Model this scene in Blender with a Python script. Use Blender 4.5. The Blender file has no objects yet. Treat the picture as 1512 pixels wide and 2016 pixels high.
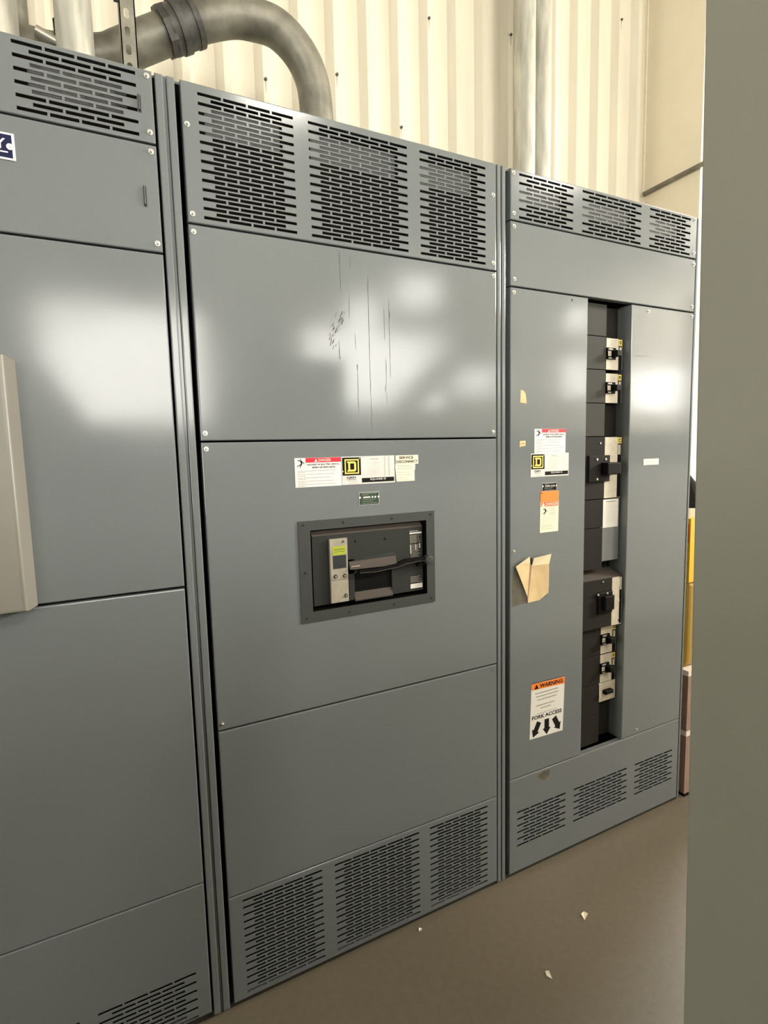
import bpy, math, random
from mathutils import Vector, Matrix
random.seed(7)
C = bpy.context.scene.collection
PI = math.pi

# ------------------------------------------------------------------ materials
def srgb(r, g, b):
    f = lambda c: ((c/255)/12.92 if c <= 10 else (((c/255)+0.055)/1.055)**2.4)
    return (f(r), f(g), f(b), 1)

def mat(name, col, rough=0.5, metal=0.0, spec=0.5, noise=0.0, nscale=8.0, bump=0.0, bscale=60.0, stretch=(1, 1, 1), col2=None, rvar=0.0):
    m = bpy.data.materials.new(name); m.use_nodes = True
    nt = m.node_tree; b = nt.nodes['Principled BSDF']
    b.inputs['Base Color'].default_value = col
    b.inputs['Roughness'].default_value = rough
    b.inputs['Metallic'].default_value = metal
    b.inputs['Specular IOR Level'].default_value = spec
    tc = nt.nodes.new('ShaderNodeTexCoord'); mp = nt.nodes.new('ShaderNodeMapping')
    mp.inputs['Scale'].default_value = stretch
    nt.links.new(tc.outputs['Object'], mp.inputs['Vector'])
    if noise > 0 or col2 is not None:
        n = nt.nodes.new('ShaderNodeTexNoise'); n.inputs['Scale'].default_value = nscale; n.inputs['Detail'].default_value = 6
        nt.links.new(mp.outputs['Vector'], n.inputs['Vector'])
        r = nt.nodes.new('ShaderNodeValToRGB'); r.color_ramp.elements[0].position = 0.35; r.color_ramp.elements[1].position = 0.68
        lo = tuple(c*(1-noise) for c in col[:3])+(1,)
        r.color_ramp.elements[0].color = lo if col2 is None else col2
        r.color_ramp.elements[1].color = tuple(min(1, c*(1+noise*0.5)) for c in col[:3])+(1,)
        nt.links.new(n.outputs['Fac'], r.inputs['Fac']); nt.links.new(r.outputs['Color'], b.inputs['Base Color'])
    if rvar > 0:
        n3 = nt.nodes.new('ShaderNodeTexNoise'); n3.inputs['Scale'].default_value = 5; n3.inputs['Detail'].default_value = 4
        nt.links.new(mp.outputs['Vector'], n3.inputs['Vector'])
        mr = nt.nodes.new('ShaderNodeMapRange'); mr.inputs['From Min'].default_value = .3; mr.inputs['From Max'].default_value = .7
        mr.inputs['To Min'].default_value = rough-rvar; mr.inputs['To Max'].default_value = rough+rvar
        nt.links.new(n3.outputs['Fac'], mr.inputs['Value']); nt.links.new(mr.outputs['Result'], b.inputs['Roughness'])
    if bump > 0:
        n2 = nt.nodes.new('ShaderNodeTexNoise'); n2.inputs['Scale'].default_value = bscale; n2.inputs['Detail'].default_value = 3
        nt.links.new(mp.outputs['Vector'], n2.inputs['Vector'])
        bp = nt.nodes.new('ShaderNodeBump'); bp.inputs['Strength'].default_value = bump; bp.inputs['Distance'].default_value = 0.002
        nt.links.new(n2.outputs['Fac'], bp.inputs['Height']); nt.links.new(bp.outputs['Normal'], b.inputs['Normal'])
    return m

PAINT = mat('grey_enamel', (0.160, 0.176, 0.179, 1), 0.13, 0, 0.5, noise=0.025, nscale=2, bump=0.22, bscale=2.2, rvar=0.02)
PAINT_IN = mat('inner_grey_enamel', (0.12, 0.125, 0.12, 1), 0.6)
DARK = mat('dark_interior', (0.02, 0.02, 0.021, 1), 0.8)
COVER = mat('beige_grey_enamel', (0.215, 0.205, 0.178, 1), 0.40, noise=0.05, nscale=5, bump=.1, bscale=15)
ZINC = mat('zinc', (0.62, 0.60, 0.53, 1), 0.32, 0.85)
GALV = mat('galvanised', (0.50, 0.49, 0.42, 1), 0.45, 0.25, noise=0.30, nscale=9, stretch=(3, 3, .5), bump=.1)
GALVD = mat('weathered_galvanised', (0.215, 0.205, 0.165, 1), 0.45, 0.35, noise=0.4, nscale=12, bump=.2)
COUPL = mat('coupling_steel', (0.085, 0.083, 0.075, 1), 0.5, 0.3, noise=0.4, nscale=30, bump=.3)
CREAM = mat('cream_sheet', (0.70, 0.655, 0.53, 1), 0.5, noise=0.05, nscale=6, stretch=(3, 3, .4))
BOARD = mat('cream_board', (0.80, 0.73, 0.58, 1), 0.75, noise=0.05, nscale=3, bump=.25, bscale=2)
FLOORM = mat('concrete', (0.165, 0.140, 0.100, 1), 0.42, 0, .4, noise=0.07, nscale=45, bump=0.15, bscale=40)
HALL = mat('hall_wall', (0.30, 0.28, 0.24, 1), 0.8)
CEIL = mat('ceiling_sheet', (0.55, 0.53, 0.47, 1), 0.8)
BLOCKM = mat('blocker_brown', (0.05, 0.036, 0.028, 1), 0.8)
VENT_SHADE = mat('vent_shade', (0.012, 0.010, 0.008, 1), 0.9, 0, 0)  # near black, stands for the shade inside the vents
OLIVE = mat('olive_grey_enamel', (0.262, 0.264, 0.215, 1), 0.6, noise=0.06, nscale=2)
BEZ = mat('bezel_grey', (0.052, 0.056, 0.053, 1), 0.6, 0, .2)
BODY = mat('breaker_grey', (0.030, 0.032, 0.029, 1), 0.6, 0, .15)
HOOD = mat('dusty_hood', (0.080, 0.066, 0.056, 1), 0.75, 0, .2)
BLACK = mat('black_plastic', (0.004, 0.0038, 0.0038, 1), 0.55, 0, .1)
FILL = mat('filler_grey', (0.050, 0.049, 0.043, 1), 0.65, 0, .1)
FILLD = mat('filler_charcoal', (0.021, 0.0195, 0.0165, 1), 0.65, 0, .08)
TRIP = mat('trip_beige', (0.34, 0.31, 0.24, 1), 0.6, noise=.12, nscale=40)
WHITE = mat('label_white', (0.76, 0.74, 0.69, 1), 0.5)
WHITE2 = mat('label_pale', (0.66, 0.64, 0.60, 1), 0.4, noise=.1, nscale=30)
CREAML = mat('label_cream', (0.88, 0.80, 0.58, 1), 0.5)
FACE = mat('breaker_face_label', (0.56, 0.50, 0.39, 1), 0.5, noise=.12, nscale=60)
RED = mat('label_red', (0.56, 0.010, 0.03, 1), 0.4)
REDT = mat('tag_red', (0.80, 0.12, 0.05, 1), 0.4)
ORANGE = mat('label_orange', (0.90, 0.22, 0.02, 1), 0.45)
INK = mat('label_ink', (0.012, 0.011, 0.010, 1), 0.8, 0, .1)
GREYINK = mat('label_grey_ink', (0.34, 0.31, 0.26, 1), 0.5)
PINKT = mat('label_light_red', (0.95, 0.55, 0.50, 1), 0.5)
YEL = mat('label_yellow', (0.88, 0.68, 0.12, 1), 0.4)
GREEN = mat('tag_green', (0.016, 0.045, 0.022, 1), 0.4)
NAVY = mat('plate_navy', (0.010, 0.012, 0.05, 1), 0.7, 0, .2)
LIME = mat('lime_label', (0.36, 0.42, 0.03, 1), 0.5)
LCD = mat('display_slate', (0.035, 0.036, 0.042, 1), 0.25)
TAPE = mat('masking_tape', (0.72, 0.53, 0.28, 1), 0.75, noise=.12, nscale=25)
TAPEL = mat('masking_tape_pale', (0.85, 0.72, 0.46, 1), 0.75)
TAPED = mat('masking_tape_fold', (0.36, 0.22, 0.11, 1), 0.8)
GLUE = mat('glue_residue', (0.115, 0.10, 0.072, 1), 0.7, noise=.2, nscale=30)
STAIN = mat('drip_stain', (0.075, 0.075, 0.07, 1), 0.5)
STAIND = mat('dark_drip', (0.05, 0.048, 0.042, 1), 0.5)
CHALK = mat('white_marker', (0.85, 0.82, 0.72, 1), 0.6)
YPL = mat('yellow_plastic', (0.75, 0.47, 0.03, 1), 0.4)
YPL_SHADE = mat('yellow_plastic_shaded', (0.36, 0.23, 0.03, 1), 0.5)  # the yellow plastic with shade put into its colour
CARD = mat('pinkish_cardboard', (0.30, 0.20, 0.155, 1), 0.8, noise=.15, nscale=14)
CARDW = mat('carton_tape', (0.80, 0.70, 0.60, 1), 0.5)
PAPER = mat('paper_scrap', (0.80, 0.72, 0.58, 1), 0.8)
RUST = mat('fastener_stain', (0.45, 0.40, 0.30, 1), 0.8)
PINKW = mat('pale_pink_render', (0.62, 0.52, 0.46, 1), 0.8)

# ------------------------------------------------------------------ mesh builder
class MB:
    def __init__(s): s.v = []; s.f = []; s.mi = []; s.ms = []
    def m(s, mt):
        if mt not in s.ms: s.ms.append(mt)
        return s.ms.index(mt)
    def face(s, pts, mt):
        k = len(s.v); s.v += [tuple(p) for p in pts]; s.f.append(tuple(range(k, k+len(pts)))); s.mi.append(s.m(mt)); return s
    def rect(s, x0, x1, z0, z1, y, mt):            # faces -y
        return s.face([(x0, y, z0), (x1, y, z0), (x1, y, z1), (x0, y, z1)], mt)
    def poly(s, pts, y, mt, th=0.0):               # pts counter-clockwise in (x,z) seen from -y
        s.face([(x, y, z) for x, z in pts], mt)
        if th:
            n = len(pts)
            for i in range(n):
                a, b = pts[i], pts[(i+1) % n]
                s.face([(a[0], y, a[1]), (a[0], y+th, a[1]), (b[0], y+th, b[1]), (b[0], y, b[1])], mt)
        return s
    def box(s, x0, x1, y0, y1, z0, z1, mt):
        s.face([(x0, y0, z0), (x1, y0, z0), (x1, y0, z1), (x0, y0, z1)], mt)
        s.face([(x1, y1, z0), (x0, y1, z0), (x0, y1, z1), (x1, y1, z1)], mt)
        s.face([(x0, y1, z0), (x0, y0, z0), (x0, y0, z1), (x0, y1, z1)], mt)
        s.face([(x1, y0, z0), (x1, y1, z0), (x1, y1, z1), (x1, y0, z1)], mt)
        s.face([(x0, y0, z1), (x1, y0, z1), (x1, y1, z1), (x0, y1, z1)], mt)
        s.face([(x0, y1, z0), (x1, y1, z0), (x1, y0, z0), (x0, y0, z0)], mt)
        return s
    def pan(s, x0, x1, z0, z1, y, d, mt, r=0.003, front=True):   # folded sheet panel, rounded front edges, front at y
        seq = []
        for k in range(4):
            a = k/3*PI/2; seq.append((r*(1-math.sin(a)), y+r*(1-math.cos(a))))
        seq = [(r*(1-math.sin(k/3*PI/2)), y+r*(1-math.cos(k/3*PI/2))) for k in range(4)]+[(0, y+d)]
        rings = [[(x0+i, yy, z0+i), (x1-i, yy, z0+i), (x1-i, yy, z1-i), (x0+i, yy, z1-i)] for i, yy in seq]
        if front: s.face(rings[0], mt)
        for a, b in zip(rings, rings[1:]):
            for i in range(4):
                j = (i+1) % 4
                s.face([a[i], b[i], b[j], a[j]], mt)
        return s
    def cyl(s, p0, p1, r0, r1, mt, n=20, caps=True):
        p0, p1 = Vector(p0), Vector(p1); d = (p1-p0).normalized()
        u = d.orthogonal().normalized(); w = d.cross(u)
        A = [p0+u*r0*math.cos(2*PI*i/n)+w*r0*math.sin(2*PI*i/n) for i in range(n)]
        B = [p1+u*r1*math.cos(2*PI*i/n)+w*r1*math.sin(2*PI*i/n) for i in range(n)]
        for i in range(n):
            j = (i+1) % n; s.face([A[i], A[j], B[j], B[i]], mt)
        if caps: s.face(A[::-1], mt); s.face(B, mt)
        return s
    def text(s, txt, x0, x1, z0, z1, y, mt, keep=True, rot=0.0, bold=0.0):
        cu = bpy.data.curves.new('t', 'FONT'); cu.body = txt; cu.resolution_u = 2; cu.offset = bold
        o = bpy.data.objects.new('t', cu); C.objects.link(o)
        dg = bpy.context.evaluated_depsgraph_get(); me = bpy.data.meshes.new_from_object(o.evaluated_get(dg))
        bpy.data.objects.remove(o); bpy.data.curves.remove(cu)
        vs = [v.co.copy() for v in me.vertices]
        if vs:
            ax, bx = min(v.x for v in vs), max(v.x for v in vs); ay, by = min(v.y for v in vs), max(v.y for v in vs)
            sx = (x1-x0)/(bx-ax); sz = (z1-z0)/max(1e-6, by-ay)
            k = len(s.v)
            cx, cz = (x0+x1)/2, (z0+z1)/2
            for v in vs:
                px = x0+(v.x-ax)*sx-cx; pz = z0+(v.y-ay)*sz-cz
                s.v.append((cx+px*math.cos(rot)-pz*math.sin(rot), y, cz+px*math.sin(rot)+pz*math.cos(rot)))
            for p in me.polygons:
                s.f.append(tuple(k+i for i in p.vertices)); s.mi.append(s.m(mt))
        bpy.data.meshes.remove(me); return s
    def lines(s, x0, x1, z1, z0, n, y, mt, h=0.0011, fill=1.0, last=.4, rnd=None):   # rows of unreadable small print
        rnd = rnd or random
        for i in range(n):
            z = z1-(z1-z0)*(i/(max(1, n-1)))
            xe = x0+(x1-x0)*(rnd.uniform(.8, 1.0) if i % 2 == 0 else last)*fill
            x = x0
            while x < xe:
                w = rnd.uniform(.003, .009); s.rect(x, min(xe, x+w), z-h, z, y, mt); x += w+.0012
        return s
    def build(s, name, parent=None, smooth=False, base=None):
        off = Vector(base) if base is not None else (ORG.get(parent.name, Vector()) if parent else Vector())
        me = bpy.data.meshes.new(name)
        me.from_pydata([tuple(Vector(v)-off) for v in s.v], [], s.f)
        for mt in s.ms: me.materials.append(mt)
        for p, i in zip(me.polygons, s.mi): p.material_index = i
        if smooth:
            import bmesh
            bm = bmesh.new(); bm.from_mesh(me); bmesh.ops.remove_doubles(bm, verts=bm.verts, dist=1e-5)
            for f in bm.faces: f.smooth = True
            for e in bm.edges:
                if len(e.link_faces) == 2 and e.calc_face_angle(0) > math.radians(40): e.smooth = False
            bm.to_mesh(me); bm.free()
        me.update()
        o = bpy.data.objects.new(name, me); C.objects.link(o)
        if parent: o.parent = parent; ORG[o.name] = off
        else:
            o.location = off; ORG[o.name] = off
        return o
ORG = {}
def tag(o, label, cat, group=None):
    o['label'] = label; o['category'] = cat
    if group: o['group'] = group
    return o
def thing(name, label, cat, loc, group=None):
    o = bpy.data.objects.new(name, None); o.empty_display_size = .1; C.objects.link(o); o.location = loc
    ORG[o.name] = Vector(loc); return tag(o, label, cat, group)
def struct(o): o['kind'] = 'structure'; return o

def tube(name, pts, r, mt, parent=None, n=28, res=10):
    """swept round pipe through smooth control points"""
    P = [Vector(p) for p in pts]; Q = []
    E = [2*P[0]-P[1]]+P+[2*P[-1]-P[-2]]
    for i in range(1, len(E)-2):
        for k in range(res):
            t = k/res; a, b, c, d = E[i-1], E[i], E[i+1], E[i+2]
            Q.append(.5*((2*b)+(c-a)*t+(2*a-5*b+4*c-d)*t*t+(3*b-a-3*c+d)*t**3))
    Q.append(P[-1]); mb = MB(); rings = []
    u = None
    for i, q in enumerate(Q):
        d = (Q[min(i+1, len(Q)-1)]-Q[max(i-1, 0)]).normalized()
        if u is None: u = d.orthogonal().normalized()
        u = (u-d*u.dot(d)).normalized(); w = d.cross(u)
        rings.append([q+(u*math.cos(2*PI*k/n)+w*math.sin(2*PI*k/n))*r for k in range(n)])
    for a, b in zip(rings, rings[1:]):
        for k in range(n):
            j = (k+1) % n; mb.face([a[k], a[j], b[j], b[k]], mt)
    mb.face(rings[0][::-1], mt); mb.face(rings[-1], mt)
    return mb, Q

H = 2.324
# ------------------------------------------------------------------ perforated vent panels
def perforated(mb, x0, x1, z0, z1, groups, ztop, nrows, pitch, sh, mt, y=0.0, th=0.0025):
    r = 0.003
    mb.pan(x0, x1, z0, z1, y, .022, mt, r, front=False)
    X0, X1, Z0, Z1 = x0+r, x1-r, z0+r, z1-r
    SL, SP, HO = .0525, .05745, .0287
    zc = Z1
    for k in range(nrows):
        t = ztop-k*pitch; b = t-sh
        if zc > t: mb.rect(X0, X1, t, zc, y, mt)
        x = X0
        for gx, n in groups:
            cnt = n if k % 2 == 0 else n-1
            for i in range(cnt):
                a = gx+i*SP+(HO if k % 2 else 0); c = a+SL
                if c < X0+.002 or a > X1-.002: continue
                mb.rect(x, a, b, t, y, mt)
                mb.face([(a, y, t), (a, y+th, t), (a, y+th, b), (a, y, b)], mt)
                mb.face([(c, y, b), (c, y+th, b), (c, y+th, t), (c, y, t)], mt)
                mb.face([(a, y, t), (c, y, t), (c, y+th, t), (a, y+th, t)], mt)
                mb.face([(a, y, b), (a, y+th, b), (c, y+th, b), (c, y, b)], mt)
                x = c
        mb.rect(x, X1, b, t, y, mt)
        zc = b
    mb.rect(X0, X1, Z0, zc, y, mt)
    return mb

def screw(parent, x, z, r=.0048, y=0.0):
    m = MB(); m.cyl((x, y, z), (x, y-.0012, z), r*1.25, r*1.2, ZINC, 16)
    m.cyl((x, y-.0012, z), (x, y-.0045, z), r*.85, r*.8, ZINC, 6)
    m.cyl((x, y-.0045, z), (x, y-.0058, z), r*.7, r*.35, ZINC, 10)
    return m.build('screw', parent)

def triangle(mb, cx, cz, s, y, mt):
    mb.face([(cx-s*.58, y, cz-s*.5), (cx+s*.58, y, cz-s*.5), (cx, y, cz+s*.5)], mt)
def shock_man(mb, x0, z0, w, h, y):
    P = lambda u, v: (x0+u*w, z0+v*h)
    def limb(a, b, t):
        a, b = Vector(P(*a)), Vector(P(*b)); d = (b-a).normalized(); n = Vector((-d.y, d.x))*t
        mb.poly([tuple(a-n), tuple(b-n*.7), tuple(b+n*.7), tuple(a+n)], y, INK)
    t = w*.05
    limb((.60, .78), (.62, .38), w*.09); limb((.62, .42), (.15, .18), t); limb((.62, .42), (.42, .05), t)
    limb((.60, .70), (.92, .45), t); limb((.60, .72), (.2, .82), t)
    mb.poly([P(.55+.07*math.cos(a*PI/4), .88+.07*math.sin(a*PI/4)) for a in range(8)], y, INK)

# ------------------------------------------------------------------ cabinets
def carcass(root, x0, x1, depth=.93):
    m = MB(); t = .003
    def sheet(x):   # two-sided side sheet
        m.box(x-t/2, x+t/2, .024, depth, .0, H-.002, PAINT_IN)
    sheet(x0+t); sheet(x1-t)
    m.box(x0, x1, depth-t, depth, .0, H-.002, PAINT_IN)
    m.box(x0, x1, .012, depth, H-.006, H-.0008, PAINT)
    m.box(x0, x1, .024, depth, .0, .012, PAINT_IN)
    m.build('carcass', root)
def shade_sheet(root, x0, x1, z0, z1, y=.034, mt=None):  # added dark sheet in place of the unlit interior behind the slots
    MB().box(x0, x1, y, y+.002, z0, z1, mt or VENT_SHADE).build('vent_shade_sheet', root)
def lit_zone_plate(root, spans, z0, z1):  # added grey plate imitating the lit zone behind the upper slots
    m = MB()
    for a, b in spans: m.box(a, b, .031, .0325, z0, z1, PAINT_IN)
    return m
def post(root, x0, x1, zb=0.012, d=.028):
    m = MB(); m.pan(x0, x1, zb, H, 0.0, d, PAINT, .003); return m.build('corner_post', root)
def sill(root, x0, x1, y=.012):
    MB().box(x0, x1, y, y+.03, 0, .016, FILL).build('base_sill', root)

G = .0022   # half seam
def panel(root, x0, x1, z0, z1, mt=None, depth=.022, r=.003, name='front_panel'):
    m = MB(); m.pan(x0, x1, z0+G, z1-G, 0, depth, mt or PAINT, r); return m.build(name, root)

# ---------- cabinet 1 (left, cut by the frame)
c1 = thing('switchboard_cabinet', 'grey steel switchboard cabinet at left with navy plate and raised beige cover', 'electrical cabinet', (-.486, .465, 0), 'row of switchboard cabinets')
L1, R1 = -.943, -.0585
carcass(c1, -.972, -.0295)
post(c1, -.0530, -.0363); post(c1, -.972, -.949)
MB().box(-.0363, -.0300, .006, .028, .012, H, PAINT).build('post_strip', c1)
m = MB(); perforated(m, L1, R1, 2.1725+G, H, [(-.902, 4), (-.6385, 5), (-.3168, 4)], 2.3145, 11, .01235, .0070, PAINT)
v1 = m.build('vent_panel', c1)
shade_sheet(c1, -.93, -.08, 2.18, 2.3175)
for a, b in ((-.655, -.365), (-.295, -.110)): lit_zone_plate(c1, ((a, b),), 2.238, 2.3005).build('lit_zone_plate', c1)
p = panel(c1, L1, R1, 1.9425, 2.1725)
for x, z in ((-.0693, 2.3115), (-.0695, 2.1963)): screw(v1, x, z)
for x, z in ((-.0701, 2.1563), (-.0689, 1.9628)): screw(p, x, z)
# wire latches poking through two short slots
for par, z0, z1, x in ((p, 2.0375, 2.0806, -.0885), (v1, 2.2327, 2.2684, -.0874)):
    mm = MB(); mm.rect(x-.003, x+.003, z0, z1, -.0004, DARK); mm.cyl((x-.001, -.0035, z0+.004), (x-.001, -.0035, z1), .0022, .0018, COUPL, 8); mm.build('latch_clip', par)
# navy nameplate
mm = MB(); mm.box(-.52, -.326, -.0022, 0, 2.0835, 2.1345, WHITE)
mm.rect(-.515, -.3306, 2.0872, 2.1308, -.0026, NAVY)
mm.text('Y', -.3605, -.3415, 2.103, 2.1225, -.0030, WHITE, bold=.012)
mm.rect(-.500, -.3385, 2.0962, 2.0988, -.0030, WHITE)
for sx in (-.3345, -.510):
    mm.poly([(sx+.0062*math.cos(k*PI/8), 2.1085+.0062*math.sin(k*PI/8)) for k in range(16)], -.0032, WHITE)
    mm.cyl((sx, -.0032, 2.1085), (sx, -.0045, 2.1085), .002, .0015, ZINC, 8)
o = mm.build('nameplate', p); o['label'] = 'navy plate with white border and letters'
p = panel(c1, L1, R1, 1.1727, 1.9425)
p4 = panel(c1, L1, R1, .3965, 1.1727-.0015)
# raised cover
m = MB()
bx0, bx1, fz0, fz1, y = -.80, -.3605, 1.1735, 1.690, -.050
r = .006
rings = [[(bx0, -.0, fz0), (bx1, -.0, fz0), (bx1, -.0, fz1), (bx0, -.0, fz1)],
         [(bx0+.012, y+r*1.6, fz0), (bx1-.0125, y+r*1.6, fz0), (bx1-.0125, y+r*1.6, fz1+.004), (bx0+.012, y+r*1.6, fz1+.004)],
         [(bx0+.0135, y+r*.55, fz0), (bx1-.0145, y+r*.55, fz0+.0015), (bx1-.0145, y+r*.55, fz1+.005), (bx0+.0135, y+r*.55, fz1+.005)],
         [(bx0+.018, y+r*.12, fz0+.004), (bx1-.0185, y+r*.12, fz0+.004), (bx1-.0185, y+r*.12, fz1+.002), (bx0+.018, y+r*.12, fz1+.002)],
         [(bx0+.022, y, fz0+.008), (bx1-.0225, y, fz0+.008), (bx1-.0225, y, fz1-.002), (bx0+.022, y, fz1-.002)]]
for a, b in zip(rings, rings[1:]):
    for i in range(4):
        j = (i+1) % 4; m.face([a[j], b[j], b[i], a[i]][::-1], COVER)
m.face(rings[-1], COVER)
o = m.build('raised_cover', p, smooth=True); o['label'] = 'beige raised cover box'
m = MB(); perforated(m, L1, R1, .026, .3965-.0008, [(-.902, 4), (-.6385, 5), (-.3168, 4)], .1600, 11, .01235, .0070, PAINT)
m.build('vent_panel', c1); shade_sheet(c1, -.93, -.08, .02, .17); sill(c1, -.972, -.0295)

# ---------- cabinet 2 (middle)
c2 = thing('switchboard_cabinet', 'middle grey switchboard cabinet with one large framed breaker behind a lever handle', 'electrical cabinet', (.442, .465, 0), 'row of switchboard cabinets')
L2, R2 = 0.0, .8862
carcass(c2, -.0285, .9055)
post(c2, -.0290, -.0118); post(c2, .8895, .9035)
V2 = [(.0362, 4), (.2998, 5), (.6215, 4)]
m = MB(); perforated(m, L2, R2, 2.0183+G, H, V2, 2.3062, 27, .01028, .0068, PAINT); v = m.build('vent_panel', c2)
shade_sheet(c2, .02, .87, 2.02, 2.3175)
for x, z in ((.0102, 2.2318), (.0106, 2.0397), (.8740, 2.2341), (.8742, 2.0411)): screw(v, x, z)
for a, b in ((.055, .235), (.315, .560), (.640, .815)): lit_zone_plate(c2, ((a, b),), 2.232, 2.2925).build('lit_zone_plate', c2)
pu = panel(c2, L2, R2, 1.5199, 2.0183)
for x, z in ((.0107, 2.0003), (.0102, 1.5398), (.8749, 2.0037), (.8730, 1.5389)): screw(pu, x, z)
# drip stains down the upper panel
mm = MB()
def streak(mm, x, z0, z1, w, mt, wob=.0006, y=-.0004):
    n = max(3, int((z1-z0)/.012)); L = []; R_ = []
    for i in range(n+1):
        t = i/n; z = z1-(z1-z0)*t; ww = w*(.5+.5*random.random())*(0.35 if i in (0, n) else 1); c = x+random.uniform(-wob, wob)
        L.append((c-ww/2, z)); R_.append((c+ww/2, z))
    for i in range(n):
        mm.face([(L[i+1][0], y, L[i+1][1]), (R_[i+1][0], y, R_[i+1][1]), (R_[i][0], y, R_[i][1]), (L[i][0], y, L[i][1])], mt)
STREAKS = [(.374, 1.905, 2.006, .0016, STAIND), (.404, 1.965, 2.000, .0012, STAIN), (.397, 1.84, 1.90, .0016, STAIN), (.4125, 1.76, 1.80, .0014, STAIN), (.4535, 1.640, 1.955, .0017, STAIN),
           (.5005, 1.79, 1.875, .0014, STAIN), (.503, 1.66, 1.74, .0014, STAIN), (.5000, 1.650, 1.668, .003, STAIND), (.516, 1.69, 1.90, .0014, STAIN), (.517, 1.845, 1.868, .0026, STAIN),
           (.365, 1.735, 1.782, .0018, STAIND), (.366, 1.732, 1.738, .004, STAIND), (.4155, 1.705, 1.722, .0030, STAIND), (.416, 1.60, 1.705, .0013, STAIN), (.4545, 1.54, 1.64, .0011, STAIN), (.5035, 1.62, 1.65, .0012, STAIN)]
for x, z0, z1, w, mt in STREAKS:
    mm = MB(); streak(mm, x, z0, z1, w, mt); mm.build('drip_stain', pu)
mm = MB()
for i in range(46):
    t = random.random(); a = (.338+.040*t+random.gauss(0, .005), 1.775+.075*t+random.gauss(0, .012)); ln = random.uniform(.004, .014); w = random.uniform(.0005, .0014)
    mm.face([(a[0], -.0005, a[1]), (a[0]+w, -.0005, a[1]-w*.5), (a[0]+ln*.45+w, -.0005, a[1]+ln), (a[0]+ln*.45, -.0005, a[1]+ln)], STAIN)
mm.face([(.3385, -.0005, 1.765), (.340, -.0005, 1.7645), (.345, -.0005, 1.783), (.343, -.0005, 1.783)], STAIND)
mm.build('scuff_mark', pu)
m = MB(); m.pan(L2, R2, .789+G, 1.5199-G, 0, .022, PAINT, .003, front=False)
a, b, c, d = L2+.003, R2-.003, .789+G+.003, 1.5199-G-.003
for q in ((a, .250, c, d), (.632, b, c, d), (.250, .632, c, 1.050), (.250, .632, 1.295, d)): m.rect(*q, 0, PAINT)
pb = m.build('front_panel', c2)
for x, z in ((.0104, 1.5024), (.0108, .8084)): screw(pb, x, z)
pl = panel(c2, L2, R2, .326, .789)
mm = MB(); mm.text('12 1', .862, .885, .768, .780, -.0004, STAIND); mm.build('pencil_mark', pl)
m = MB(); perforated(m, L2, R2, .020, .326-.0008, V2, .3085, 27, .01028, .0068, PAINT); m.build('vent_panel', c2)
shade_sheet(c2, .02, .87, .02, .32); sill(c2, -.0285, .9055)

# stickers on the breaker panel
mm = MB(); Y = -.0008
mm.box(.2291, .3590, Y, 0, 1.3978, 1.4743, WHITE)
mm.rect(.2588, .3587, 1.4618, 1.4740, Y-.0003, RED)
triangle(mm, .2875, 1.4677, .0085, Y-.0006, PINKT); mm.text('DANGER', .2945, .3300, 1.4640, 1.4718, Y-.0006, PINKT, bold=.02)
mm.text('HAZARD OF ELECTRIC SHOCK,', .2630, .3545, 1.4535, 1.4585, Y-.0003, INK, bold=.03)
mm.text('BURN OR EXPLOSION', .2770, .3420, 1.4465, 1.4512, Y-.0003, INK, bold=.03)
shock_man(mm, .2315, 1.4475, .026, .0255, Y-.0003)
mm.rect(.2590, .2594, 1.4455, 1.4618, Y-.0003, GREYINK)
for z in (1.4410, 1.4320, 1.4230, 1.4140, 1.4055):
    mm.lines(.2360, .3560, z, z-.0038, 2, Y-.0003, GREYINK, .0016, last=.18)
o = mm.build('danger_sticker', pb); o['label'] = 'white danger sticker with red header'
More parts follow.
